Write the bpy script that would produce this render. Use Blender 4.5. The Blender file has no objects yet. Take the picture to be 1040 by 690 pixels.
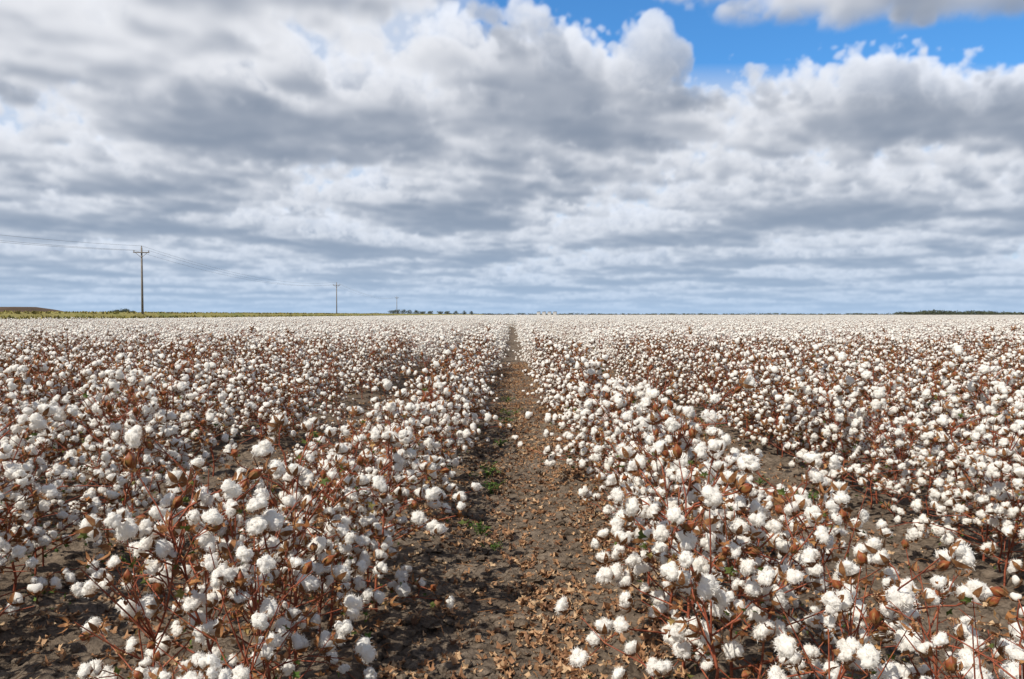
import bpy, bmesh, math, random, time
import numpy as np
from mathutils import Vector, Matrix, noise as mn, Euler
random.seed(7); R=random.Random(11); NR=np.random.RandomState(5)
S=bpy.context.scene; COL=S.collection
S.view_settings.view_transform='Standard'; S.view_settings.look='None'; S.view_settings.exposure=0
# ------------------------------------------------------------ helpers
class MB:
    def __init__(s): s.v=[]; s.f=[]; s.m=[]; s.n=0; s.sm=[]
    def add(s,v,f,mat=0,smooth=False):
        v=np.asarray(v,float).reshape(-1,3); s.v.append(v)
        o=s.n
        for q in f: s.f.append([i+o for i in q])
        s.m+= [mat]*len(f); s.sm+=[smooth]*len(f); s.n+=len(v)
    def addM(s,other,M):
        V=np.concatenate(other.v); A=np.array(M); V=V@A[:3,:3].T+A[:3,3]
        o=s.n; s.v.append(V); s.f+=[[i+o for i in q] for q in other.f]; s.m+=other.m; s.sm+=other.sm; s.n+=len(V)
    def mesh(s,name,mats):
        me=bpy.data.meshes.new(name)
        V=np.concatenate(s.v) if s.v else np.zeros((0,3))
        me.from_pydata(V.tolist(),[],s.f)
        for m in mats: me.materials.append(m)
        me.polygons.foreach_set('material_index',s.m); me.polygons.foreach_set('use_smooth',s.sm)
        me.update(); return me
def obj(name,me,label=None,cat=None,kind=None,group=None,parent=None,loc=None,link=True):
    o=bpy.data.objects.new(name,me)
    if label:o['label']=label
    if cat:o['category']=cat
    if kind:o['kind']=kind
    if group:o['group']=group
    if link: COL.objects.link(o)
    if parent:o.parent=parent
    if loc is not None:o.location=loc
    return o
def newmat(name):
    m=bpy.data.materials.new(name); m.use_nodes=True; nt=m.node_tree
    return m,nt,nt.nodes['Principled BSDF']
def ramp(nt,fac,stops):
    r=nt.nodes.new('ShaderNodeValToRGB'); e=r.color_ramp.elements
    while len(e)<len(stops): e.new(0.5)
    for i,(p,c) in enumerate(stops): e[i].position=p; e[i].color=(*c,1)
    nt.links.new(fac,r.inputs[0]); return r.outputs[0]
def noi(nt,scale,detail=4,rough=.55,coord='Object'):
    t=nt.nodes.new('ShaderNodeTexCoord'); n=nt.nodes.new('ShaderNodeTexNoise')
    n.inputs['Scale'].default_value=scale;n.inputs['Detail'].default_value=detail;n.inputs['Roughness'].default_value=rough
    nt.links.new(t.outputs[coord],n.inputs['Vector']); return n.outputs[0]
def bump(nt,h,b,strength,dist):
    bp=nt.nodes.new('ShaderNodeBump'); bp.inputs['Strength'].default_value=strength; bp.inputs['Distance'].default_value=dist
    nt.links.new(h,bp.inputs['Height']); nt.links.new(bp.outputs[0],b.inputs['Normal'])
def simple(name,stops,scale,rough=.8,bs=0,bd=.01,detail=4):
    m,nt,b=newmat(name); n=noi(nt,scale,detail); nt.links.new(ramp(nt,n,stops),b.inputs['Base Color'])
    b.inputs['Roughness'].default_value=rough; b.inputs['Specular IOR Level'].default_value=.2
    if bs: bump(nt,n,b,bs,bd)
    return m
def leafmat(name,stops,trans=.3,rough=.7):
    m,nt,b=newmat(name); g=nt.nodes.new('ShaderNodeNewGeometry')
    oi=nt.nodes.new('ShaderNodeObjectInfo'); a=nt.nodes.new('ShaderNodeMath'); a.operation='ADD'
    nt.links.new(g.outputs['Random Per Island'],a.inputs[0]); nt.links.new(oi.outputs['Random'],a.inputs[1])
    fr=nt.nodes.new('ShaderNodeMath'); fr.operation='FRACT'; nt.links.new(a.outputs[0],fr.inputs[0])
    c=ramp(nt,fr.outputs[0],stops)
    n=noi(nt,60,3); mx=nt.nodes.new('ShaderNodeMix'); mx.data_type='RGBA'; mx.blend_type='MULTIPLY'; mx.inputs[0].default_value=.6
    nt.links.new(c,mx.inputs[6]); nt.links.new(ramp(nt,n,[(.3,(.5,.47,.45)),(.65,(1.15,1.1,1.05))]),mx.inputs[7])
    nt.links.new(mx.outputs[2],b.inputs['Base Color']); b.inputs['Roughness'].default_value=rough; b.inputs['Specular IOR Level'].default_value=.25
    t=nt.nodes.new('ShaderNodeBsdfTranslucent'); nt.links.new(mx.outputs[2],t.inputs[0])
    ms=nt.nodes.new('ShaderNodeMixShader'); ms.inputs[0].default_value=trans
    nt.links.new(b.outputs[0],ms.inputs[1]); nt.links.new(t.outputs[0],ms.inputs[2])
    nt.links.new(ms.outputs[0],nt.nodes['Material Output'].inputs[0]); return m
# ------------------------------------------------------------ materials
def lintmat():
    m,nt,b=newmat('cotton_lint'); n=noi(nt,60,3,.6)
    nt.links.new(ramp(nt,n,[(.25,(.84,.78,.67)),(.40,(.92,.892,.845)),(1,(.95,.932,.895))]),b.inputs['Base Color'])
    b.inputs['Roughness'].default_value=1; b.inputs['Specular IOR Level'].default_value=0
    n2=noi(nt,190,3,.7); bump(nt,n2,b,.45,.004)
    t=nt.nodes.new('ShaderNodeBsdfTranslucent'); t.inputs[0].default_value=(.96,.935,.88,1)
    ms=nt.nodes.new('ShaderNodeMixShader'); ms.inputs[0].default_value=.38
    nt.links.new(b.outputs[0],ms.inputs[1]); nt.links.new(t.outputs[0],ms.inputs[2]); nt.links.new(ms.outputs[0],nt.nodes['Material Output'].inputs[0])
    return m
M_lint=lintmat()
M_stem=simple('stem_bark',[(.3,(.14,.035,.02)),(.55,(.30,.085,.045)),(.8,(.42,.19,.09))],25,.6,.3,.002)
M_burr=simple('dry_burr',[(.3,(.12,.05,.02)),(.55,(.27,.125,.05)),(.8,(.42,.25,.11))],60,.7)
M_pod=simple('pod_skin',[(.3,(.14,.03,.018)),(.5,(.24,.07,.025)),(.75,(.22,.19,.055))],45,.45)
M_dry=leafmat('dry_leaf',[(0,(.12,.05,.022)),(.2,(.28,.115,.04)),(.45,(.42,.20,.075)),(.7,(.55,.34,.15)),(.82,(.12,.15,.035)),(1,(.09,.13,.03))])
M_lit=leafmat('fallen_leaf',[(0,(.14,.075,.045)),(.3,(.30,.155,.08)),(.65,(.44,.26,.14)),(1,(.58,.42,.26))],.1)
M_green=leafmat('green_leaf',[(0,(.055,.11,.02)),(.6,(.10,.18,.035)),(1,(.16,.24,.06))])
MATS=[M_lint,M_stem,M_burr,M_pod,M_dry,M_green]
LINT,STEM,BURR,POD,DRY,GREEN=range(6)
# ------------------------------------------------------------ primitives
def ico(sub):
    bm=bmesh.new(); bmesh.ops.create_icosphere(bm,subdivisions=sub,radius=1)
    V=np.array([v.co[:] for v in bm.verts]); F=[[v.index for v in f.verts] for f in bm.faces]; bm.free(); return V,F
ICO={k:ico(k) for k in (1,2,3,4)}
def frame(d):
    d=Vector(d).normalized(); a=Vector((0,0,1)) if abs(d.z)<.9 else Vector((1,0,0))
    u=d.cross(a).normalized(); return u,d.cross(u).normalized()
def tube(mb,pts,rad,sides=4,mat=STEM,cap=False):
    V=[];n=len(pts)
    for i,p in enumerate(pts):
        d=Vector(pts[min(i+1,n-1)])-Vector(pts[max(i-1,0)]); u,w=frame(d)
        for k in range(sides):
            a=2*math.pi*k/sides; V.append(Vector(p)+(u*math.cos(a)+w*math.sin(a))*rad[i])
    F=[[i*sides+k,i*sides+(k+1)%sides,(i+1)*sides+(k+1)%sides,(i+1)*sides+k] for i in range(n-1) for k in range(sides)]
    if cap: F+= [list(range(sides))[::-1],[ (n-1)*sides+k for k in range(sides)]]
    mb.add([v[:] for v in V],F,mat,True)
LS=.028
def lint(mb,rg,sub,size=LS):
    V,F=ICO[sub]; nl=rg.choice([3,4,4,5]); C=[];rr=[]
    ph=rg.random()*6.28; el=rg.uniform(.75,1.3)
    for k in range(nl):
        a=ph+2*math.pi*k/nl+rg.uniform(-.35,.35); e=rg.uniform(.36,.58)
        C.append((math.cos(a)*e*el,math.sin(a)*e/el,rg.uniform(-.32,.24))); rr.append(rg.uniform(.46,.66))
    C.append((rg.uniform(-.15,.15),rg.uniform(-.15,.15),rg.uniform(.15,.42))); rr.append(rg.uniform(.42,.58))
    C=np.array(C); rr=np.array(rr)
    off=Vector((rg.random()*50,rg.random()*50,0))
    b=V@C.T; cc=(C**2).sum(1); disc=b*b-cc+rr**2
    t=np.where(disc>0,b+np.sqrt(np.maximum(disc,0)),0.0); r=np.maximum(t.max(1),.3)
    if sub>=2:
        for i,v in enumerate(V):
            q=Vector(v)
            r[i]*=1+.18*mn.noise(q*2.4+off)+(.09*mn.noise(q*6+off)+.06*mn.noise(q*13+off)+.04*mn.noise(q*26+off) if sub>=3 else .06*mn.noise(q*6+off))
    P=V*r[:,None]*np.array([1,1,.88])*size
    mb.add(P,F,LINT,True)
    if sub>=4:
        for _ in range(230):
            i=rg.randrange(len(V)); p=Vector(P[i]); d=(Vector(V[i])+Vector([rg.uniform(-.8,.8) for _ in range(3)])).normalized()
            L_=rg.uniform(.003,.011); s=d.cross(Vector([rg.uniform(-1,1) for _ in range(3)])).normalized()*.0006
            m=p+d*L_*.6+Vector([rg.uniform(-1,1) for _ in range(3)])*.002; e=m+(d+Vector([rg.uniform(-1,1) for _ in range(3)])).normalized()*L_*.6
            mb.add([(p-s)[:],(p+s)[:],(m+s)[:],(m-s)[:],e[:]],[[0,1,2,3],[3,2,4]],LINT,True)
def petals(mb,rg,n=5,size=.032,up=0,mat=BURR,wide=.30,long=1.0):
    for k in range(n):
        a=2*math.pi*k/n+rg.uniform(-.2,.2); ca,sa=math.cos(a),math.sin(a)
        prof=[(.1,-.78,.12),(.6*long,-.72,wide),(1.0*long,-.35+up*.3,wide*.75),((1.32-up*.5+rg.uniform(-.1,.15))*long,.05+up*.5+rg.uniform(-.15,.3),.0)]
        V=[]
        for r,z,w in prof:
            V.append(((r*ca-w*sa)*size,(r*sa+w*ca)*size,z*size)); V.append(((r*ca+w*sa)*size,(r*sa-w*ca)*size,z*size))
        mb.add(V,[[0,1,3,2],[2,3,5,4],[4,5,7]],mat,True)
def boll(rg,sub,burr=True):
    mb=MB(); lint(mb,rg,sub)
    if burr: petals(mb,rg,rg.choice([4,5]),.031)
    return mb
def pod(rg,sub=2,kind=0):
    mb=MB()
    if kind==2: petals(mb,rg,5,.024,.3,BURR,.22,.95); return mb
    V,F=ICO[sub]; t=(V[:,2]+1)/2
    ang=np.arctan2(V[:,1],V[:,0]); rib=1+.10*np.cos(ang*4)
    prof=np.where(t>.6,1-(t-.6)*1.9,1.0)
    P=np.stack([V[:,0]*.0125*prof*rib,V[:,1]*.0125*prof*rib,V[:,2]*.020+.006],1)
    mb.add(P,F,POD,True); petals(mb,rg,4,.020,1.1,BURR,.22,.85); petals(mb,rg,3,.024,.3,BURR,.12,1.0); return mb
def leaf(mb,rg,pos,size,mat,nrm=None,curl=.45):
    n=10; u,w=frame(nrm if nrm else (rg.gauss(0,1),rg.gauss(0,1),rg.gauss(0,1)+.2)); nn=u.cross(w)
    V=[Vector(pos)]
    fold=rg.uniform(-1,1)*curl*1.3; ph=rg.random()*6.28; rot=rg.random()*6.28
    for k in range(n):
        a=2*math.pi*k/n+rot; r=size*(1 if k%2==0 else .55)*rg.uniform(.7,1.15)*(.55 if k==5 else 1)
        x=math.cos(a)*r; y=math.sin(a)*r*.75
        z=fold*abs(y)+curl*size*.5*math.sin(a*2+ph)*rg.uniform(.4,1)+curl*x*x/size*.5
        V.append(Vector(pos)+u*x+w*y+nn*z)
    mb.add([v[:] for v in V],[[0,k+1,(k+1)%n+1] for k in range(n)],mat,False)
# ------------------------------------------------------------ cotton plant descriptions
BOLLV=9; PODV=3
def plan(seed,full=1.0):
    rg=random.Random(seed); H=rg.uniform(.58,.80); tubes=[];bolls=[];pods=[];leaves=[]
    if full<1: H=rg.uniform(.70,.80)
    lean=Vector((rg.uniform(-.15,.15),rg.uniform(-.15,.15),0))
    main=[];nseg=8
    for i in range(nseg+1):
        t=i/nseg; main.append(lean*t*t+Vector((rg.uniform(-.012,.012),rg.uniform(-.012,.012),H*t-.03*(i==0))))
    tubes.append((main,[.0065*(1-.75*i/nseg) for i in range(nseg+1)],5))
    nb=rg.randint(15,18) if full==1 else 14; az=rg.random()*6
    for b in range(nb):
        t=.10+.90*(b+.3)/nb; f=min(t,1)*nseg; i=min(int(f),nseg-1); base=main[i].lerp(main[i+1],f-i)
        az+=2.4+rg.uniform(-.5,.5); L=(.40*(1-.64*t)+.08)*rg.uniform(.7,1.35)
        el=rg.uniform(.25,.85)+.35*t+(.2 if full<1 else 0); d=Vector((math.cos(az)*math.cos(el),math.sin(az)*math.cos(el),math.sin(el)))
        pts=[base]; k=4; droop=rg.uniform(.3,.8)*(1 if full==1 else .5)
        for j in range(1,k+1):
            z=Vector((rg.uniform(-1,1),rg.uniform(-1,1),rg.uniform(-.6,.6)))*L*.08
            d2=d.copy(); d2.z-=droop*(j/k)**1.5; q=pts[-1]+d2*L/k+z; q.z=max(q.z,.03); pts.append(q)
        tubes.append((pts,[.0034,.003,.0025,.002,.0016],4))
        nodes=[4]+([2] if L>.13 else [])+([3] if L>.17 else [])+([1] if L>.24 and rg.random()<.6 else [])
        for j in nodes:
            p=pts[j]; out=Vector((math.cos(az),math.sin(az),0))*.6+Vector((rg.uniform(-.8,.8),rg.uniform(-.8,.8),rg.uniform(-.1,1.1)))
            out.normalize(); q=p+out*rg.uniform(.015,.06)+Vector((0,0,-.005))
            if j!=4: tubes.append(([p,q],[.002,.0018],3))
            x=rg.random()
            if x<.91*full: bolls.append((rg.randrange(BOLLV),q+out*.02,out,rg.choice([.7,.85,.95,1,1.05,1.2])*rg.uniform(.92,1.08),rg.random()*6.28))
            elif x<.91*full+.09+(.05 if full<1 else 0): pods.append((rg.randrange(PODV),q+out*.012,out,rg.uniform(.8,1.2),rg.random()*6.28))
            for _ in range(rg.choice([0,1,1,2])):
                lp=p+Vector((rg.uniform(-.05,.05),rg.uniform(-.05,.05),rg.uniform(-.08,.01)))
                low=lp.z<.40*H
                leaves.append((lp,rg.uniform(.011,.025),GREEN if (low and rg.random()<.4) else DRY))
    for _ in range(rg.choice([2,3,4,5]) if full==1 else 9):
        i=rg.randint(3 if full<1 else 4,8); tp=main[i]; a=rg.random()*6.28; r=rg.uniform(.02,.17 if full==1 else .24); hh=H+rg.uniform(.0,.17)-(r*.4 if full<1 else 0)
        m=tp.lerp(Vector((tp.x+math.cos(a)*r,tp.y+math.sin(a)*r,hh)),.5)+Vector((rg.uniform(-.015,.015),rg.uniform(-.015,.015),0)); q=Vector((tp.x+math.cos(a)*r,tp.y+math.sin(a)*r,hh))
        tubes.append(([tp,m,q],[.0030,.0024,.0015],4)) 
        x=rg.random()
        if x<(.28 if full==1 else .4): pods.append((rg.randrange(PODV),q,Vector((rg.uniform(-.5,.5),rg.uniform(-.5,.5),1)).normalized(),rg.uniform(.8,1.15),0))
        elif x<.55: bolls.append((rg.randrange(BOLLV),q,Vector((rg.uniform(-.6,.6),rg.uniform(-.6,.6),1)).normalized(),rg.uniform(.6,.9),0))
        for tt in (.3,.65):
            b0=m.lerp(q,tt); a2=rg.random()*6.28; e=b0+Vector((math.cos(a2)*.04,math.sin(a2)*.04,rg.uniform(.01,.05))); tubes.append(([b0,e],[.0016,.0011],3))
            if rg.random()<.3: leaves.append((e,rg.uniform(.010,.018),DRY))
    return dict(t=tubes,b=bolls,p=pods,l=leaves,seed=seed)
def ormat(pos,out,sc,spin):
    q=Vector(out).to_track_quat('Z','Y').to_matrix().to_4x4()
    return Matrix.Translation(pos)@q@Matrix.Rotation(spin,4,'Z')@Matrix.Scale(sc,4)
lib0=[boll(random.Random(100+i),4) for i in range(BOLLV)]
lib1=[boll(random.Random(100+i),2) for i in range(BOLLV)]
lib2=[boll(random.Random(100+i),1,False) for i in range(BOLLV)]
plib=[pod(random.Random(300+i),3,i) for i in range(PODV)]; plib1=[pod(random.Random(300+i),1,i) for i in range(PODV)]
me_boll=[b.mesh('cotton_boll',MATS) for b in lib0]; me_pod=[b.mesh('seed_pod',MATS) for b in plib]
def build_stem(P):
    mb=MB()
    for pts,r,s in P['t']: tube(mb,pts,r,s)
    return mb
def build_leaves(P):
    mb=MB(); rg=random.Random(P['seed']+9)
    for p,s,m in P['l']: leaf(mb,rg,p,s,m)
    return mb
def build_joined(P,lib,pl,lod):
    mb=MB(); rg=random.Random(P['seed']+9); big=1.10 if lod==1 else 1.36
    if lod==1:
        for pts,r,s in P['t']: tube(mb,pts,r,s)
        for p,s,m in P['l'][::2]+P['l'][1::4]: leaf(mb,rg,p,s,m)
    else:
        for pts,r,s in P['t']:
            if len(pts)>2: tube(mb,[pts[0],pts[len(pts)//2],pts[-1]],[r[0]*1.2,r[len(pts)//2]*1.3,r[-1]*1.5],3)
        for p,s,m in P['l'][::2]:
            if p.z>.45: continue
            u=[Vector(p)+Vector([rg.uniform(-1,1)*s*1.3 for _ in range(3)]) for _ in range(4)]
            mb.add([v[:] for v in u],[[0,1,2],[1,2,3]],m)
    for v,pos,out,sc,sp in P['b']: mb.addM(lib[v],ormat(pos,out,sc*big,sp))
    for v,pos,out,sc,sp in P['p'][::(1 if lod==1 else 2)]: mb.addM(pl[v],ormat(pos,out,sc,sp))
    return mb
NV=12
plans=[plan(40+i) for i in range(NV)]+[plan(70,.62),plan(71,.68),plan(75,.62)]
print('bolls per plant',[len(p['b']) for p in plans],[len(p['p']) for p in plans])
me_stem=[build_stem(P).mesh('stem',MATS) for P in plans]
me_leaf=[build_leaves(P).mesh('foliage',MATS) for P in plans]
me_mid=[build_joined(P,lib1,plib1,1).mesh('cotton_plant',MATS) for P in plans]
me_low=[build_joined(P,lib2,plib1,2).mesh('cotton_plant_low',MATS) for P in plans]
# ------------------------------------------------------------ plant positions
def rowx(sgn):
    return [(.70 if sgn<0 else .76)]+[(2.38 if sgn<0 else 2.48)+.9*k for k in range(0,84)]
P_all=[]
for sgn in (-1,1):
    for ri,rx in enumerate(rowx(sgn)):
        if sgn<0 and rx>51: continue
        y0=max(2.2 if ri==0 else 1.75,(rx-1.8)/.70)
        y=y0+R.random()*.3
        while y<72:
            wob=.05*math.sin(y*.7+rx*3+sgn)
            sd_=(.09 if ri<2 else .12) if y<30 else .15
            x=sgn*rx+R.gauss(0,sd_)+wob
            if ri==0: x=sgn*max(abs(x),.57 if sgn<0 else .61)
            skip=False
            if ri==1 and sgn<0 and (5.2<y<7.6 or 9.5<y<13): skip=R.random()<.5
            if ri==0 and R.random()<.06: skip=True
            v=R.randrange(NV)
            if ri<2 and R.random()<.12: v=NV+R.randrange(3)
            if not skip: P_all.append((x,y,R.random()*6.28,R.uniform(.78,1.12),v))
            y+=R.uniform(.15,.25) if y<30 else R.uniform(.19,.30)
for i in range(10):
    sgn=R.choice([-1,1]); P_all.append((sgn*R.uniform(1.15,1.9),4+R.random()*14,R.random()*6,R.uniform(.4,.6),R.randrange(NV)))
P_all+=[(1.02,1.72,1.0,.88,NV),(.76,2.0,3.0,.82,NV+1),(1.22,2.2,4.0,.9,5),(-1.05,2.25,2.1,.92,NV),(-.72,2.15,5.0,.86,NV+2),(-1.1,2.9,1.0,.92,1),(1.12,2.75,.6,.95,NV+2),(-.85,1.95,.4,.7,3),(1.12,3.2,.6,.85,2),(1.05,3.7,1.6,.9,4),(-1.0,3.5,2.6,.85,6),(-2.1,3.25,1.0,.8,8)]
inview=[p for p in P_all if abs(p[0])<.645*p[1]+.25]
inview.sort(key=lambda p:p[1]); ind=inview[:300]; indset=set(ind); rest=[p for p in P_all if p not in indset]
print('INDIV far y',ind[-1][1],'rest',len(rest))
RX=rowx(-1)[:16]; RX[0]=.74; RX[1]=2.45
def gz(x):
    ax=abs(x); best=min(abs(ax-r) for r in RX); return .05*math.exp(-(best/.28)**2)
GRP='cotton plants in rows'
for i,(x,y,rot,sc,v) in enumerate(ind):
    M=(x,y,gz(x)-.01)
    lab='cotton plant with open white bolls and dry brown leaves'
    if abs(x)<1.35: lab='cotton plant with open white bolls beside the bare furrow'
    if v>=NV: lab='thin cotton plant with bare reddish stems and brown pods'
    if i<100:
        e=obj('cotton_plant',None,lab,'cotton plant',group=GRP,loc=M); e.rotation_euler=(0,0,rot); e.scale=(sc,)*3; e.empty_display_size=.1
        obj('stem',me_stem[v],parent=e); obj('foliage',me_leaf[v],parent=e)
        for bv,pos,out,s,sp in plans[v]['b']:
            b=obj('cotton_boll',me_boll[bv],parent=e); b.matrix_local=ormat(pos,out,s,sp)
        for bv,pos,out,s,sp in plans[v]['p']:
            b=obj('seed_pod',me_pod[bv],parent=e); b.matrix_local=ormat(pos,out,s,sp)
    else:
        o=obj('cotton_plant',me_mid[v],lab,'cotton plant',group=GRP,loc=M); o.rotation_euler=(0,0,rot); o.scale=(sc,)*3
# ------------------------------------------------------------ far crop as one stuff object (geometry nodes)
pts=[];lod=[];scl=[];rotz=[];idx=[]
for x,y,rot,sc,v in rest:
    pts.append((x,y,.02)); lod.append(0 if y<18 else 1); scl.append(sc); rotz.append(rot); idx.append(v)
def inst_obj(name,me): return obj(name,me,link=False)
def patch(seed,w,l,rowstep,step,keep):
    rg=random.Random(seed); mb=MB()
    nr=int(round(w/rowstep))
    for r in range(nr):
        x=-w/2+rowstep*(r+.5); y=-l/2
        while y<l/2:
            h=rg.uniform(.8,1.12); cx=x+rg.gauss(0,.12)
            for _ in range(4):
                c=Vector((cx+rg.gauss(0,.16),y+rg.gauss(0,.16),rg.uniform(.1,.55)))
                u=[c+Vector([rg.uniform(-.1,.1) for _ in range(3)]) for _ in range(3)]
                mb.add([q[:] for q in u],[[0,1,2]],DRY)
            if rg.random()<.4:
                c=Vector((cx,y,.5)); mb.add([c[:],(c+Vector((.012,0,0)))[:],(c+Vector((.02,.02,.38)))[:]],[[0,1,2]],STEM)
            for _ in range(keep):
                rr=rg.uniform(.0,.38); a=rg.random()*6.28; z=rg.uniform(.2,.80)*h*(1-.35*rr)
                c=np.array([cx+math.cos(a)*rr,y+math.sin(a)*rr,z]); s=rg.uniform(.030,.047)
                o4=np.array([(1,1,1),(-1,-1,1),(-1,1,-1),(1,-1,-1)])*s*.9+NR.uniform(-.012,.012,(4,3))
                mb.add(c+o4,[[0,2,1],[0,1,3],[0,3,2],[1,2,3]],LINT,True)
            y+=step*rg.uniform(.8,1.2)
    return mb
PA=[patch(i,5.4,6,.9,.30,26).mesh('crop_patch',MATS) for i in range(3)]
PB=[patch(20+i,10.8,12,.9,.40,20).mesh('crop_patch_wide',MATS) for i in range(2)]
y=72+3
while y<210:
    x=-48
    while x<.78*y+6:
        if abs(x)<.74*y+8: pts.append((x,y,0)); lod.append(2); scl.append(1); rotz.append(0 if R.random()<.5 else math.pi); idx.append(R.randrange(3))
        x+=5.4
    y+=6
y=210+6
while y<760:
    x=-46
    while x<.74*y+8:
        if x>-.74*y-8: pts.append((x,y,0)); lod.append(3); scl.append(1); rotz.append(0 if R.random()<.5 else math.pi); idx.append(R.randrange(2))
        x+=10.8
    y+=12
me=bpy.data.meshes.new('cotton_crop'); me.from_pydata(pts,[],[])
for nm,ty,arr in (('lod','INT',lod),('idx','INT',idx),('scl','FLOAT',scl),('rz','FLOAT',rotz)):
    a=me.attributes.new(nm,ty,'POINT'); a.data.foreach_set('value',arr)
crop=obj('cotton_crop',me,'dense rows of white cotton stretching to the horizon','cotton crop',kind='stuff')
for m in MATS: me.materials.append(m)
ng=bpy.data.node_groups.new('crop_scatter','GeometryNodeTree')
ng.interface.new_socket(name='Geometry',in_out='INPUT',socket_type='NodeSocketGeometry')
ng.interface.new_socket(name='Geometry',in_out='OUTPUT',socket_type='NodeSocketGeometry')
N=ng.nodes; L=ng.links; gi=N.new('NodeGroupInput'); go=N.new('NodeGroupOutput')
def nattr(nm,ty):
    n=N.new('GeometryNodeInputNamedAttribute'); n.data_type=ty; n.inputs['Name'].default_value=nm; return n.outputs['Attribute']
al,ai,as_,ar=nattr('lod','INT'),nattr('idx','INT'),nattr('scl','FLOAT'),nattr('rz','FLOAT')
cx=N.new('ShaderNodeCombineXYZ'); L.new(ar,cx.inputs[2])
join=N.new('GeometryNodeJoinGeometry')
src={0:me_mid,1:me_low,2:PA,3:PB}
for k,ms in src.items():
    j=N.new('GeometryNodeJoinGeometry')
    for i,m in enumerate(ms):
        oi=N.new('GeometryNodeObjectInfo'); oi.inputs['Object'].default_value=inst_obj('crop_source',m); oi.inputs['As Instance'].default_value=True
        L.new(oi.outputs['Geometry'],j.inputs[0])
    c=N.new('FunctionNodeCompare'); c.data_type='INT'; c.operation='EQUAL'
    ia=[s for s in c.inputs if s.type=='INT']; L.new(al,ia[0]); ia[1].default_value=k
    ip=N.new('GeometryNodeInstanceOnPoints'); L.new(gi.outputs[0],ip.inputs['Points']); L.new(c.outputs[0],ip.inputs['Selection'])
    L.new(j.outputs[0],ip.inputs['Instance']); ip.inputs['Pick Instance'].default_value=True; L.new(ai,ip.inputs['Instance Index'])
    L.new(cx.outputs[0],ip.inputs['Rotation']); L.new(as_,ip.inputs['Scale']); L.new(ip.outputs[0],join.inputs[0])
L.new(join.outputs[0],go.inputs[0])
md=crop.modifiers.new('scatter','NODES'); md.node_group=ng
# ------------------------------------------------------------ ground
def soilmat():
    m,nt,b=newmat('soil'); n=noi(nt,2.2,8,.65); n2=noi(nt,26,6,.7)
    c1=ramp(nt,n,[(.3,(.115,.086,.065)),(.5,(.19,.15,.115)),(.72,(.27,.22,.175))])
    c2=ramp(nt,n2,[(.35,(.45,.42,.40)),(.6,(1.1,1.07,1.03))])
    mx=nt.nodes.new('ShaderNodeMix'); mx.data_type='RGBA'; mx.blend_type='MULTIPLY'; mx.inputs[0].default_value=.9
    nt.links.new(c1,mx.inputs[6]); nt.links.new(c2,mx.inputs[7])
    t=nt.nodes.new('ShaderNodeTexCoord'); vo=nt.nodes.new('ShaderNodeTexVoronoi'); vo.feature='DISTANCE_TO_EDGE'; vo.inputs['Scale'].default_value=9
    nz=nt.nodes.new('ShaderNodeTexNoise'); nz.inputs['Scale'].default_value=7; nt.links.new(t.outputs['Object'],nz.inputs[0])
    va=nt.nodes.new('ShaderNodeMix'); va.data_type='VECTOR'; va.inputs[0].default_value=.12; nt.links.new(t.outputs['Object'],va.inputs[4]); nt.links.new(nz.outputs['Color'],va.inputs[5]); nt.links.new(va.outputs[1],vo.inputs['Vector'])
    cr=ramp(nt,vo.outputs['Distance'],[(0,(.30,.28,.27)),(.06,(1,1,1))])
    m2=nt.nodes.new('ShaderNodeMix'); m2.data_type='RGBA'; m2.blend_type='MULTIPLY'; m2.inputs[0].default_value=.8
    nt.links.new(mx.outputs[2],m2.inputs[6]); nt.links.new(cr,m2.inputs[7]); nt.links.new(m2.outputs[2],b.inputs['Base Color'])
    b.inputs['Roughness'].default_value=.95; b.inputs['Specular IOR Level'].default_value=.15; bump(nt,n2,b,1,.03); return m
M_soil=soilmat()
def axis(lim,fine,step):
    a=[0]; s=step
    while a[-1]<lim:
        if a[-1]>fine: s*=1.12
        a.append(a[-1]+s)
    return np.array(a)
xa=axis(4500,3.0,.03); xs=np.concatenate([-xa[:0:-1],xa])
ya=axis(4500,8,.03)+1.2; ys=np.concatenate([[-60,-20,-5,0],ya])
def gh(x,y):
    z=gz(x)
    if abs(x)<5 and y<18:
        p=Vector((x,y,0)); z+=.024*mn.noise(p*2.5)+.028*mn.noise(p*7)+.032*max(0,mn.noise(p*15))+.014*mn.noise(p*30)
        if abs(x)<.45: z-=.018*math.cos(x/.45*1.57)
    return z
V=[]
for yy in ys:
    for xx in xs: V.append((xx,yy,gh(xx,yy) if abs(xx)<14 and yy<60 else 0))
nx=len(xs); F=[(j*nx+i,j*nx+i+1,(j+1)*nx+i+1,(j+1)*nx+i) for j in range(len(ys)-1) for i in range(nx-1)]
me=bpy.data.meshes.new('ground'); me.from_pydata(V,[],F); me.materials.append(M_soil); me.polygons.foreach_set('use_smooth',[True]*len(F)); me.update()
obj('ground',me,'dark cracked farm soil between the cotton rows','ground',kind='structure')
mb=MB(); V1,F1=ICO[2]
for i in range(4200):
    y=2.5+9*R.random()**1.6; x=R.uniform(-.55,.6) if R.random()<.6 else R.choice([-1,1])*R.uniform(1.1,2.2)
    s=.006+.028*R.random()**3; q=NR.rand(3)*20
    VV=V1*np.array([s*R.uniform(.8,1.5),s*R.uniform(.8,1.4),s*.6]); rr=np.array([1+.5*mn.noise(Vector(v)*1.5+Vector(q)) for v in V1]); VV=VV*rr[:,None]+np.array([x,y,gh(x,y)+s*.1])
    mb.add(VV,F1,0,False)
obj('soil_clods',mb.mesh('soil_clods',[M_soil]),'small crumbled clods of dark soil along the furrow','soil clods',kind='stuff')
mb=MB(); cnt=0
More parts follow.
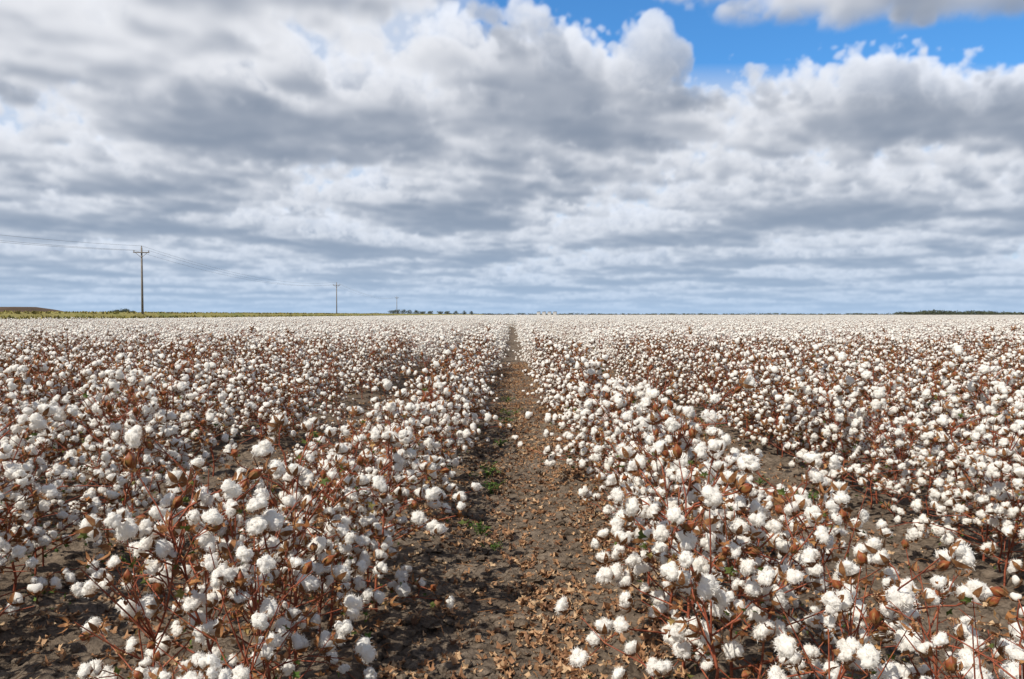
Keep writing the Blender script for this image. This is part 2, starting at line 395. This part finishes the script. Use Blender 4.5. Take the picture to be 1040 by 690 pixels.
for i in range(50000):
    y=2.3+20*R.random()**1.5; k=R.random()
    if k<.5:
        x=R.uniform(.05,.65) if R.random()<.30 else R.gauss(-.02,.36)
    elif k<.92: x=R.choice([-1,1])*R.uniform(.4,2.3)
    else: x=R.uniform(-5,5)
    q=mn.noise(Vector((x*2.6,y*1.3,4)))+.7*mn.noise(Vector((x*8,y*6,9)))
    if q<.08 and R.random()<.74: continue
    z=gh(x,y); s=.008+.026*R.random()**1.8
    leaf(mb,R,(x,y,z+.006+s*.15),s,0,(R.gauss(0,.45),R.gauss(0,.45),1),.9); cnt+=1
obj('leaf_litter',mb.mesh('leaf_litter',[M_lit]),'fallen tan and rusty dry cotton leaves on the soil','fallen leaves',kind='stuff')
mb=MB()
for i in range(900):
    y=2.4+12*R.random()**1.5; x=R.uniform(-.6,.65) if R.random()<.5 else R.choice([-1,1])*R.uniform(1.1,2.2); a=R.random()*6.28; l=R.uniform(.03,.14); z=gh(x,y)+.012
    tube(mb,[(x,y,z),(x+math.cos(a)*l*.5,y+math.sin(a)*l*.5,z+R.uniform(0,.012)),(x+math.cos(a)*l,y+math.sin(a)*l,z)],[.002,.0018,.0012],3,0)
obj('fallen_twigs',mb.mesh('fallen_twigs',[M_burr]),'thin broken cotton twigs scattered on the soil','twigs',kind='stuff')
# ------------------------------------------------------------ weeds
def weed(seed,h,spread,n):
    rg=random.Random(seed); st=MB(); lf=MB()
    for i in range(n):
        a=rg.random()*6.28; r=spread*rg.random(); l=h*rg.uniform(.5,1)
        p0=Vector((0,0,-.01)); p1=Vector((math.cos(a)*r*.5,math.sin(a)*r*.5,l*.6)); p2=Vector((math.cos(a)*r,math.sin(a)*r,l))
        tube(st,[p0,p1,p2],[.0025,.002,.001],3,GREEN)
        for k in range(6):
            t=rg.uniform(.3,1); p=p0.lerp(p1,t*2) if t<.5 else p1.lerp(p2,t*2-1)
            leaf(lf,rg,p+Vector((rg.gauss(0,.012),rg.gauss(0,.012),rg.gauss(0,.008))),rg.uniform(.007,.016),GREEN,(rg.gauss(0,.5),rg.gauss(0,.5),1),.4)
    return st.mesh('stem',MATS),lf.mesh('foliage',MATS)
WM=[weed(500+i,.06+.02*i,.14,9+i) for i in range(3)]
WP=[(-.10,9.9),(-.02,10.8),(-.16,6.1),(-.12,4.6),(-.2,6.7),(-.12,8.3),(-2.2,3.75),(-2.05,4.3),(1.95,6.3),(2.05,5.6),(-1.7,5.6),(-.2,4.95),(-.05,12.4)]
for i,(x,y) in enumerate(WP):
    e=obj('weed',None,'small green leafy weed growing in the furrow soil','weed',group='weeds in the furrow',loc=(x,y,gh(x,y))); e.rotation_euler=(0,0,R.random()*6); s=R.uniform(.75,1.3)*(1.3 if y>5.5 else 1.0); e.scale=(s,)*3; e.empty_display_size=.1
    a,b=WM[i%3]; obj('stem',a,parent=e); obj('foliage',b,parent=e)
# ------------------------------------------------------------ verge, bank
M_grass=simple('dry_grass',[(.3,(.14,.12,.04)),(.5,(.28,.24,.08)),(.7,(.16,.17,.05))],.15,.95,.5,.3,6)
M_earth=simple('bank_earth',[(.3,(.05,.035,.025)),(.6,(.09,.06,.04))],.3,.95,.6,.3,6)
def strip(name,prof,y0,y1,n,mat,amp,label,cat,kind='structure'):
    V=[];F=[];m=len(prof)
    for j in range(n+1):
        t=j/n; y=y0+(y1-y0)*t*t
        for i,(x,z) in enumerate(prof): V.append((x+amp*mn.noise(Vector((y*.1,i,2))),y,z+(amp*mn.noise(Vector((x*.3,y*.07,1))) if 0<i<m-1 else 0)))
    for j in range(n):
        for i in range(m-1): F.append((j*m+i,j*m+i+1,(j+1)*m+i+1,(j+1)*m+i))
    me=bpy.data.meshes.new(name); me.from_pydata(V,[],F); me.materials.append(mat); me.polygons.foreach_set('use_smooth',[True]*len(F))
    return obj(name,me,label,cat,kind=kind)
strip('grass_verge',[(-400,-.2),(-399,1.2),(-120,1.35),(-70,1.5),(-58,1.55),(-54,1.45),(-51.5,-.1)],20,1500,160,M_grass,.22,'raised dry yellow grass verge along the field edge','verge')
mb=MB()
for i in range(6000):
    y=70+300*R.random()**1.6; x=-52-R.random()**1.5*22; z=1.35 if x<-54 else .8; h=R.uniform(.05,.4); w=R.uniform(.1,.35)
    for k in range(2):
        a=R.random()*3.14; mb.add([(x-math.cos(a)*w,y-math.sin(a)*w,z),(x+math.cos(a)*w,y+math.sin(a)*w,z),(x+R.gauss(0,.1),y+R.gauss(0,.1),z+h+.1)],[[0,1,2]],0)
obj('grass_tufts',mb.mesh('grass_tufts',[M_grass]),'dry yellowish grass tufts on the verge','grass',kind='stuff')
V=[];F=[];nx_=60;ny_=14
for j in range(ny_+1):
    for i in range(nx_+1):
        u=i/nx_;v=j/ny_; x=-104+38*u; y=112+16*v
        e=min(1,min((1-u)*6,u*6))*min(1,min(v,1-v)*3.2); e=max(0,e)
        V.append((x,y,1.1+1.35*e**.7+.08*mn.noise(Vector((x*.4,y*.4,0)))*(e>0)))
for j in range(ny_):
    for i in range(nx_): F.append((j*(nx_+1)+i,j*(nx_+1)+i+1,(j+1)*(nx_+1)+i+1,(j+1)*(nx_+1)+i))
me=bpy.data.meshes.new('earth_bank'); me.from_pydata(V,[],F); me.materials.append(M_earth)
obj('earth_bank',me,'long flat-topped dark brown earth bank on the verge','earth bank',kind='structure')
# ------------------------------------------------------------ trees / bushes
M_fol=leafmat('tree_foliage',[(0,(.06,.075,.05)),(.6,(.085,.105,.065)),(1,(.11,.125,.08))],.15)
M_trunk=simple('trunk_bark',[(.3,(.08,.07,.06)),(.7,(.16,.14,.12))],3,.9)
def crown(rg,h,w,n,leafs,z0=.3):
    mb=MB(); cl=[]
    for _ in range(n):
        a=rg.random()*6.28; r=w*math.sqrt(rg.random())*.8; z=h*(z0+(1-z0)*rg.random()); k=1-abs((z/h-.62))*1.1
        cl.append((Vector((math.cos(a)*r*k,math.sin(a)*r*k,z)),w*rg.uniform(.22,.42)))
    for c,s in cl:
        for _ in range(leafs):
            d=Vector((rg.gauss(0,1),rg.gauss(0,1),rg.gauss(0,.8))).normalized()*s*rg.uniform(.5,1.05); p=c+d; q=s*.3
            u=[p+Vector([rg.uniform(-q,q) for _ in range(3)]) for _ in range(3)]; mb.add([t[:] for t in u],[[0,1,2]],0)
    return mb
def treeparts(seed,h,w):
    rg=random.Random(seed); tr=MB(); tube(tr,[(0,0,-.2),(.05,0,h*.3),(0,.1,h*.75)],[h*.035,h*.025,h*.01],7,0)
    for k in range(6):
        a=k*1.1; z=h*(.25+.08*k); tube(tr,[(0,0,z),(math.cos(a)*w*.3,math.sin(a)*w*.3,z+h*.12),(math.cos(a)*w*.6,math.sin(a)*w*.6,z+h*.2)],[h*.014,h*.01,h*.004],5,0)
    return tr.mesh('trunk',[M_trunk]),crown(rg,h,w,14,50,.05).mesh('crown',[M_fol])
TM=[treeparts(900+i,6,4.4) for i in range(3)]
def tree(x,y,h,z=0):
    e=obj('tree',None,'small dark green tree on the distant horizon','tree',group='trees on the horizon',loc=(x,y,z)); s=h/6; e.scale=(s*R.uniform(.9,1.7),s*R.uniform(.9,1.3),s); e.rotation_euler=(0,0,R.random()*6)
    a,b=R.choice(TM); obj('trunk',a,parent=e); obj('crown',b,parent=e)
def px(x): return (x-520)/816
for x_,hh in ((398,4.9),(404,5.4),(410,4.9),(416,4.6),(423,4.4),(430,3.9),(438,4.2),(446,3.9),(455,4.1),(463,3.9),(472,4.1),(479,3.8)):
    yy=700+R.uniform(-20,20); tree(px(x_)*yy,yy,hh)
bu=crown(random.Random(3),1.1,1.6,18,50,.1)
for x_,yy,s in ((118,128,.8),(127,130,1.0),(135,131,.7)):
    e=obj('bush',None,'low dark green bush on the grass verge','bush',group='bushes on the verge',loc=(px(x_)*yy,yy,1.2)); e.scale=(s,s,s*.7)
    st=MB(); tube(st,[(0,0,-.1),(0,.02,.5)],[.05,.03],5,0); obj('trunk',st.mesh('trunk',[M_trunk]),parent=e); obj('crown',bu.mesh('crown',[M_fol]),parent=e)
def wood(name,x0,x1,y,h,n,label):
    rg=random.Random(int(x0)); mb=MB()
    for i in range(n):
        x=px(rg.uniform(x0,x1))*y; hh=h*(.55+.45*abs(mn.noise(Vector((x*.02,0,7))))*2)*rg.uniform(.7,1.05); yy=y+rg.uniform(-20,20)
        for _ in range(26):
            p=Vector((x+rg.gauss(0,2.5),yy+rg.gauss(0,2.5),hh*rg.random()**.7)); u=[p+Vector([rg.uniform(-1.2,1.2) for _ in range(3)]) for _ in range(3)]; mb.add([t[:] for t in u],[[0,1,2]],0)
    obj(name,mb.mesh(name,[M_fol]),label,'wood',kind='stuff')
wood('distant_wood',915,1130,900,5.6,380,'low dark line of trees far beyond the crop')
wood('distant_scrub',-100,1100,1600,4.2,900,'thin hazy band of scrub along the horizon')
# ------------------------------------------------------------ cotton modules
M_mod=simple('module_wrap',[(.3,(.50,.49,.47)),(.7,(.65,.64,.62))],1.2,.8,.3,.05)
M_tarp=simple('module_tarp',[(.3,(.30,.32,.34)),(.7,(.45,.47,.5))],2,.6)
for x_ in (547,552.5,558,563.5):
    yy=560; bm=bmesh.new(); bmesh.ops.create_cube(bm,size=1,matrix=Matrix.Diagonal((2.3,9,3.0,1))); bmesh.ops.bevel(bm,geom=bm.edges[:],offset=.35,segments=3,affect='EDGES')
    bm2=bpy.data.meshes.new('bale'); bm.to_mesh(bm2); bm.free(); bm2.materials.append(M_mod)
    e=obj('cotton_module',None,'white pressed cotton module standing beyond the crop','cotton module',group='cotton modules beyond the crop',loc=(px(x_)*yy,yy,0))
    obj('bale',bm2,parent=e,loc=(0,0,1.7))
    mb=MB(); n=8
    VV=[]
    for i in range(n+1):
        a=math.pi*i/n; xx=-math.cos(a)*1.22; zz=2.9+math.sin(a)*.45
        VV+=[(xx,-4.6,zz),(xx,4.6,zz)]
    mb.add(VV,[[2*i,2*i+1,2*i+3,2*i+2] for i in range(n)],0,True); obj('cover',mb.mesh('cover',[M_tarp]),parent=e)
# ------------------------------------------------------------ power line
M_wood=simple('pole_wood',[(.3,(.15,.13,.115)),(.7,(.26,.23,.20))],1.5,.9,.3,.02)
M_ins=simple('insulator_ceramic',[(.3,(.25,.22,.2)),(.7,(.4,.38,.36))],5,.3)
M_wire=simple('wire_metal',[(.3,(.16,.16,.165)),(.7,(.25,.25,.25))],5,.4)
def box(mb,c,s,mat=0):
    x,y,z=c;a,b,d=[q/2 for q in s]
    V=[(x+i*a,y+j*b,z+k*d) for i in(-1,1) for j in(-1,1) for k in(-1,1)]
    mb.add(V,[[0,1,3,2],[4,6,7,5],[0,4,5,1],[2,3,7,6],[0,2,6,4],[1,5,7,3]],mat)
H=10.5
mb=MB(); tube(mb,[(0,0,0),(0,0,H*.5),(0,0,H)],[.17,.145,.11],10,0,True); me_pole=mb.mesh('pole',[M_wood])
mb=MB(); box(mb,(0,-.2,H-.75),(2.2,.11,.14)); tube(mb,[(-.8,-.2,H-.8),(0,-.18,H-1.5)],[.03,.03],4,0,True); tube(mb,[(.8,-.2,H-.8),(0,-.18,H-1.5)],[.03,.03],4,0,True); me_arm=mb.mesh('crossarm',[M_wood])
mb=MB(); tube(mb,[(0,0,0),(0,0,.08),(0,0,.09),(0,0,.17),(0,0,.18),(0,0,.26)],[.04,.04,.09,.08,.07,.03],8,0,True); me_ins=mb.mesh('insulator',[M_ins])
PP=[(-54,117.5),(-54.5,250),(-63,440)]; IX=[-1.0,0,1.0]; IZ=[H-.68,H,H-.68]; IY=[-.2,0,-.2]
for i,(x,y) in enumerate(PP):
    e=obj('utility_pole',None,'weathered wooden utility pole with one crossarm','utility pole',group='utility poles along the field edge',loc=(x,y,.6))
    e.rotation_euler=(0,0,math.radians(12))
    obj('pole',me_pole,parent=e); obj('crossarm',me_arm,parent=e)
    for k in range(3): obj('insulator',me_ins,parent=e,loc=(IX[k],IY[k],IZ[k]))
chain=[(-53.5,-16)]+PP
for k in range(3):
    mb=MB(); pts=[]
    for a,b in zip(chain[:-1],chain[1:]):
        for j in range(20):
            t=j/20; pts.append((a[0]+(b[0]-a[0])*t+IX[k],a[1]+(b[1]-a[1])*t,IZ[k]+.82-2.2*4*t*(1-t)))
    pts.append((PP[-1][0]+IX[k],PP[-1][1],IZ[k]+.82))
    tube(mb,pts,[.013]*len(pts),4,0); obj('power_line',mb.mesh('power_line',[M_wire]),'thin sagging overhead electric wire between wooden poles','power line',group='overhead wires')
# ------------------------------------------------------------ sky
sun_el=math.radians(50); sd=Vector((-.66,-.60,0)).normalized()*math.cos(sun_el)+Vector((0,0,math.sin(sun_el)))
def build_sky(sd,seed=3):
    t0=time.time()
    rs=np.random.RandomState(seed)
    def field(shape,cell,lmin,lmax,power):
        w=rs.standard_normal(shape).astype(np.float32); F=np.fft.rfftn(w)
        ks=[np.fft.fftfreq(s,c) for s,c in zip(shape[:-1],cell[:-1])]+[np.fft.rfftfreq(shape[-1],cell[-1])]
        k=np.sqrt(sum(a**2 for a in np.meshgrid(*ks,indexing='ij')))+1e-6
        amp=k**(-power)*np.exp(-(1/(k*lmax))**2)*np.exp(-(k*lmin)**2)
        g=np.fft.irfftn(F*amp,s=shape); return ((g-g.mean())/g.std()).astype(np.float32)
    NX,NZ,T=512,20,20.48; c=T/NX; TH=.34; ch=TH/(NZ-1)
    C=field((NX,NX),(c,c),.35,3.6,1.8)
    G1=field((NX,NX,32),(c,c,ch),.30,.8,0.6)[:,:,:NZ]; G2=field((NX,NX,32),(c,c,ch),.14,.35,0.5)[:,:,:NZ]
    hn=(np.arange(NZ)*ch/TH).astype(np.float32)
    f=C[:,:,None]*.85+COV-2.5*hn[None,None,:]**1.3+1.0*(np.abs(G1)-.8)+.5*(np.abs(G2)-.8)
    SIG=22.
    dn=np.clip(f*1.8,0,1)*SIG
    tau=np.zeros_like(dn); prev=0
    for s in (.03,.07,.12,.18,.26,.36):
        sh=int(round(sd.z*s/ch)); 
        if sh>=NZ: break
        d2=np.roll(dn,(-int(round(sd.x*s/c)),-int(round(sd.y*s/c))),(0,1))
        z=np.zeros_like(dn); z[:,:,:NZ-sh]=d2[:,:,sh:]
        tau+=z*(s-prev); prev=s
    ND,TD=96,.96
    D=np.zeros((ND,)*3,np.float32)
    for a,lm in ((1,.22),(.55,.11),(.32,.055),(.16,.03)): D+=a*(np.abs(field((ND,)*3,(TD/ND,)*3,lm*.55,lm,0))-.8)
    f=f.ravel(); tau=tau.ravel().astype(np.float32); D=D.ravel()
    def ax(half,st,end,gr):
        a=[0.]; s=st
        while a[-1]<end:
            if a[-1]>half: s*=gr
            a.append(a[-1]+s)
        return np.array(a)
    aa=ax(.60,.00118,1.75,1.12); az=np.concatenate([-aa[:0:-1],aa])
    ee=ax(.385,.00112,1.0,1.12); el=np.concatenate([[-.02],ee])
    AZ,EL=np.meshgrid(az,el); sh_=AZ.shape; AZ=AZ.ravel();EL=EL.ravel()
    dx=np.sin(AZ);dy=np.cos(AZ); tv=np.tan(np.maximum(EL,0)); v=tv+.045
    n=len(AZ); Sx=np.zeros(n,np.float32);Ax=np.zeros(n,np.float32);Tr=np.ones(n,np.float32)
    NS=48; jit=rs.rand(n)
    def tri(arr,x,y,z,nx,nz,wrapz):
        ix=np.floor(x).astype(np.int64);iy=np.floor(y).astype(np.int64);iz=np.floor(z).astype(np.int64)
        fx=(x-ix).astype(np.float32);fy=(y-iy).astype(np.float32);fz=(z-iz).astype(np.float32)
        x0=ix%nx;x1=(ix+1)%nx;y0=iy%nx;y1=(iy+1)%nx
        if wrapz: z0=iz%nz;z1=(iz+1)%nz
        else: z0=np.clip(iz,0,nz-1);z1=np.clip(iz+1,0,nz-1)
        w=[((1-fx)*(1-fy),x0,y0),((1-fx)*fy,x0,y1),(fx*(1-fy),x1,y0),(fx*fy,x1,y1)]
        res=[0]*len(arr)
        for ww,a,b in w:
            base=(a*nx+b)*nz
            for z_,wz in ((z0,1-fz),(z1,fz)):
                id_=base+z_; q=ww*wz
                for m,A in enumerate(arr): res[m]=res[m]+q*A[id_]
        return res
    for k in range(NS):
        h=(k+jit)/NS*TH
        act=np.nonzero(Tr>.015)[0]
        if len(act)==0: break
        hh=h[act]; r=(1+hh)/v[act]; x=r*dx[act]; y=r*dy[act]
        uu=dx[act]/np.maximum(dy[act],.05)
        yc=2.38+.50*np.clip(uu/.24,0,1); wd=.38+.22*np.clip((uu-.4)/.3,0,1)
        fr=np.clip((uu+.11)/.10,0,1)*(dy[act]>.1)
        gap=np.exp(-((y-yc)/wd)**4)*fr
        F,TA=tri((f,tau),x/c+OX,y/c+OY,hh/ch,NX,NZ,False)
        F=F-4.0*gap+(1.1*np.exp(-((y-2.28)/.22)**2)*np.clip((uu-.03)/.1,0,1))*(1-1.4*hh/TH)
        F=F+1.2*np.clip((3.2-y)/.5,0,1)*np.clip((-.05-uu)/.08,0,1)*(1-.6*hh/TH)
        m=F>-1.1; act=act[m];x=x[m];y=y[m];hh=hh[m];F=F[m];TA=TA[m]
        d,=tri((D,),x/(TD/ND),y/(TD/ND),(1+hh)/(TD/ND),ND,ND,True)
        fade=np.clip(7./np.hypot(x,y),.15,1.)
        F=F+.52*d*fade
        den=np.clip(F*2.0,0,1)*np.clip(hh/.03,0,1)*SIG
        ds=TH/NS/np.sin(np.arctan(v[act]))
        a=1-np.exp(-den*ds)
        TT=TA*(.5+.9*np.clip(F,0,1))+den*.03
        light=.80*np.exp(-.34*TT)+.20*np.exp(-.07*TT)
        Sx[act]+=Tr[act]*a*light; Ax[act]+=Tr[act]*a*(.6+.4*hh/TH); Tr[act]*=1-a
    veil=1-np.clip((tv/np.maximum(dy,.05)-.26)/.05,0,1)*np.clip((dx/np.maximum(dy,.05)+.10)/.08,0,1)
    def blur(q):
        q=q.reshape(sh_); p=np.pad(q,1,mode='edge')
        return ((p[1:-1,1:-1]*4+p[:-2,1:-1]*2+p[2:,1:-1]*2+p[1:-1,:-2]*2+p[1:-1,2:]*2+p[:-2,:-2]+p[2:,2:]+p[:-2,2:]+p[2:,:-2])/16).ravel()
    Sx,Ax,Tr=blur(Sx),blur(Ax),blur(Tr)
    R_=5200.; P=np.stack([R_*np.cos(EL)*dx,R_*np.cos(EL)*dy,R_*np.sin(EL)],1).astype(np.float32)
    me=bpy.data.meshes.new('sky'); nr,nc=sh_
    j,i=np.meshgrid(np.arange(nr-1),np.arange(nc-1),indexing='ij'); b=(j*nc+i).ravel()
    Q=np.stack([b,b+1,b+nc+1,b+nc],1).astype(np.int32)
    me.vertices.add(n); me.vertices.foreach_set('co',P.ravel()); me.loops.add(Q.size); me.loops.foreach_set('vertex_index',Q.ravel())
    me.polygons.add(len(Q)); me.polygons.foreach_set('loop_start',np.arange(0,Q.size,4,dtype=np.int32))
    at=me.attributes.new('cloud','FLOAT_VECTOR','POINT'); at.data.foreach_set('vector',np.stack([Sx,Ax,Tr],1).astype(np.float32).ravel())
    a2=me.attributes.new('veil','FLOAT','POINT'); a2.data.foreach_set('value',veil.astype(np.float32))
    me.update(calc_edges=True)
    m=bpy.data.materials.new('sky_with_clouds'); m.use_nodes=True; nt=m.node_tree; N=nt.nodes; l=nt.links
    for q in list(N): N.remove(q)
    out=N.new('ShaderNodeOutputMaterial'); em=N.new('ShaderNodeEmission'); l.new(em.outputs[0],out.inputs[0])
    att=N.new('ShaderNodeAttribute'); att.attribute_name='cloud'; sp=N.new('ShaderNodeSeparateXYZ'); l.new(att.outputs['Vector'],sp.inputs[0])
    av=N.new('ShaderNodeAttribute'); av.attribute_name='veil'
    tc=N.new('ShaderNodeTexCoord'); nm=N.new('ShaderNodeVectorMath'); nm.operation='NORMALIZE'; l.new(tc.outputs['Object'],nm.inputs[0])
    sky=N.new('ShaderNodeTexSky'); sky.sky_type='NISHITA'; sky.sun_disc=False; sky.sun_elevation=math.asin(sd.z); sky.sun_rotation=math.atan2(sd.x,sd.y); l.new(nm.outputs[0],sky.inputs[0])
    def vs(a,s,op='MULTIPLY'):
        q=N.new('ShaderNodeVectorMath'); q.operation=op; l.new(a,q.inputs[0])
        if isinstance(s,tuple): q.inputs[1].default_value=s
        else: l.new(s,q.inputs[1])
        return q.outputs[0]
    def col(sc,c):
        q=N.new('ShaderNodeVectorMath'); q.operation='SCALE'; q.inputs[0].default_value=c; l.new(sc,q.inputs['Scale']); return q.outputs[0]
    sk=vs(sky.outputs[0],(.052,.118,.175))
    vm=N.new('ShaderNodeMath'); vm.operation='MULTIPLY'; vm.inputs[1].default_value=.80; l.new(av.outputs['Fac'],vm.inputs[0])
    mv=N.new('ShaderNodeMix'); mv.data_type='RGBA'; l.new(vm.outputs[0],mv.inputs[0]); l.new(sk,mv.inputs[6]); mv.inputs[7].default_value=(.68,.74,.84,1); sk=mv.outputs[2]
    s2=N.new('ShaderNodeSeparateXYZ'); l.new(nm.outputs[0],s2.inputs[0])
    e1=N.new('ShaderNodeMath'); e1.operation='MULTIPLY'; e1.inputs[1].default_value=-14; l.new(s2.outputs[2],e1.inputs[0])
    e2=N.new('ShaderNodeMath'); e2.operation='EXPONENT'; l.new(e1.outputs[0],e2.inputs[0])
    e3=N.new('ShaderNodeMath'); e3.operation='MULTIPLY'; e3.inputs[1].default_value=.88; e3.use_clamp=True; l.new(e2.outputs[0],e3.inputs[0])
    q=N.new('ShaderNodeVectorMath'); q.operation='SCALE'; l.new(sk,q.inputs[0]); l.new(sp.outputs[2],q.inputs['Scale'])
    tot=vs(vs(q.outputs[0],col(sp.outputs[0],(.74,.70,.65)),'ADD'),col(sp.outputs[1],(.265,.345,.485)),'ADD')
    mx=N.new('ShaderNodeMix'); mx.data_type='RGBA'; l.new(e3.outputs[0],mx.inputs[0]); l.new(tot,mx.inputs[6]); mx.inputs[7].default_value=(.43,.60,.83,1)
    l.new(mx.outputs[2],em.inputs[0]); em.inputs[1].default_value=1
    m.cycles.emission_sampling='NONE'
    me.materials.append(m); o=bpy.data.objects.new('sky',me); o['kind']='structure'; o['label']='cloudy sky with grey-based cumulus and a strip of blue'; o['category']='sky'; COL.objects.link(o)
    W=bpy.data.worlds.new('World'); S.world=W; W.use_nodes=True; wn=W.node_tree
    ws=wn.nodes.new('ShaderNodeTexSky'); ws.sky_type='NISHITA'; ws.sun_disc=False; ws.sun_elevation=math.asin(sd.z); ws.sun_rotation=math.atan2(sd.x,sd.y)
    wn.links.new(ws.outputs[0],wn.nodes['Background'].inputs[0]); wn.nodes['Background'].inputs[1].default_value=.09
    print('sky',time.time()-t0)
COV,OX,OY=.85,125,20
build_sky(sd)
# sun
ld=bpy.data.lights.new('sun','SUN'); ld.energy=5.0; ld.angle=math.radians(.5); ld.color=(1,.94,.83)
lo_=bpy.data.objects.new('sun',ld); COL.objects.link(lo_); lo_.rotation_euler=sd.to_track_quat('Z','Y').to_euler()
# camera
cd=bpy.data.cameras.new('camera'); cam=bpy.data.objects.new('camera',cd); COL.objects.link(cam); S.camera=cam
cd.sensor_width=36; cd.lens=28.25; cd.clip_end=12000; cd.clip_start=.05
cam.location=(0,0,1.35); cam.rotation_euler=(math.radians(90-1.80),0,0)
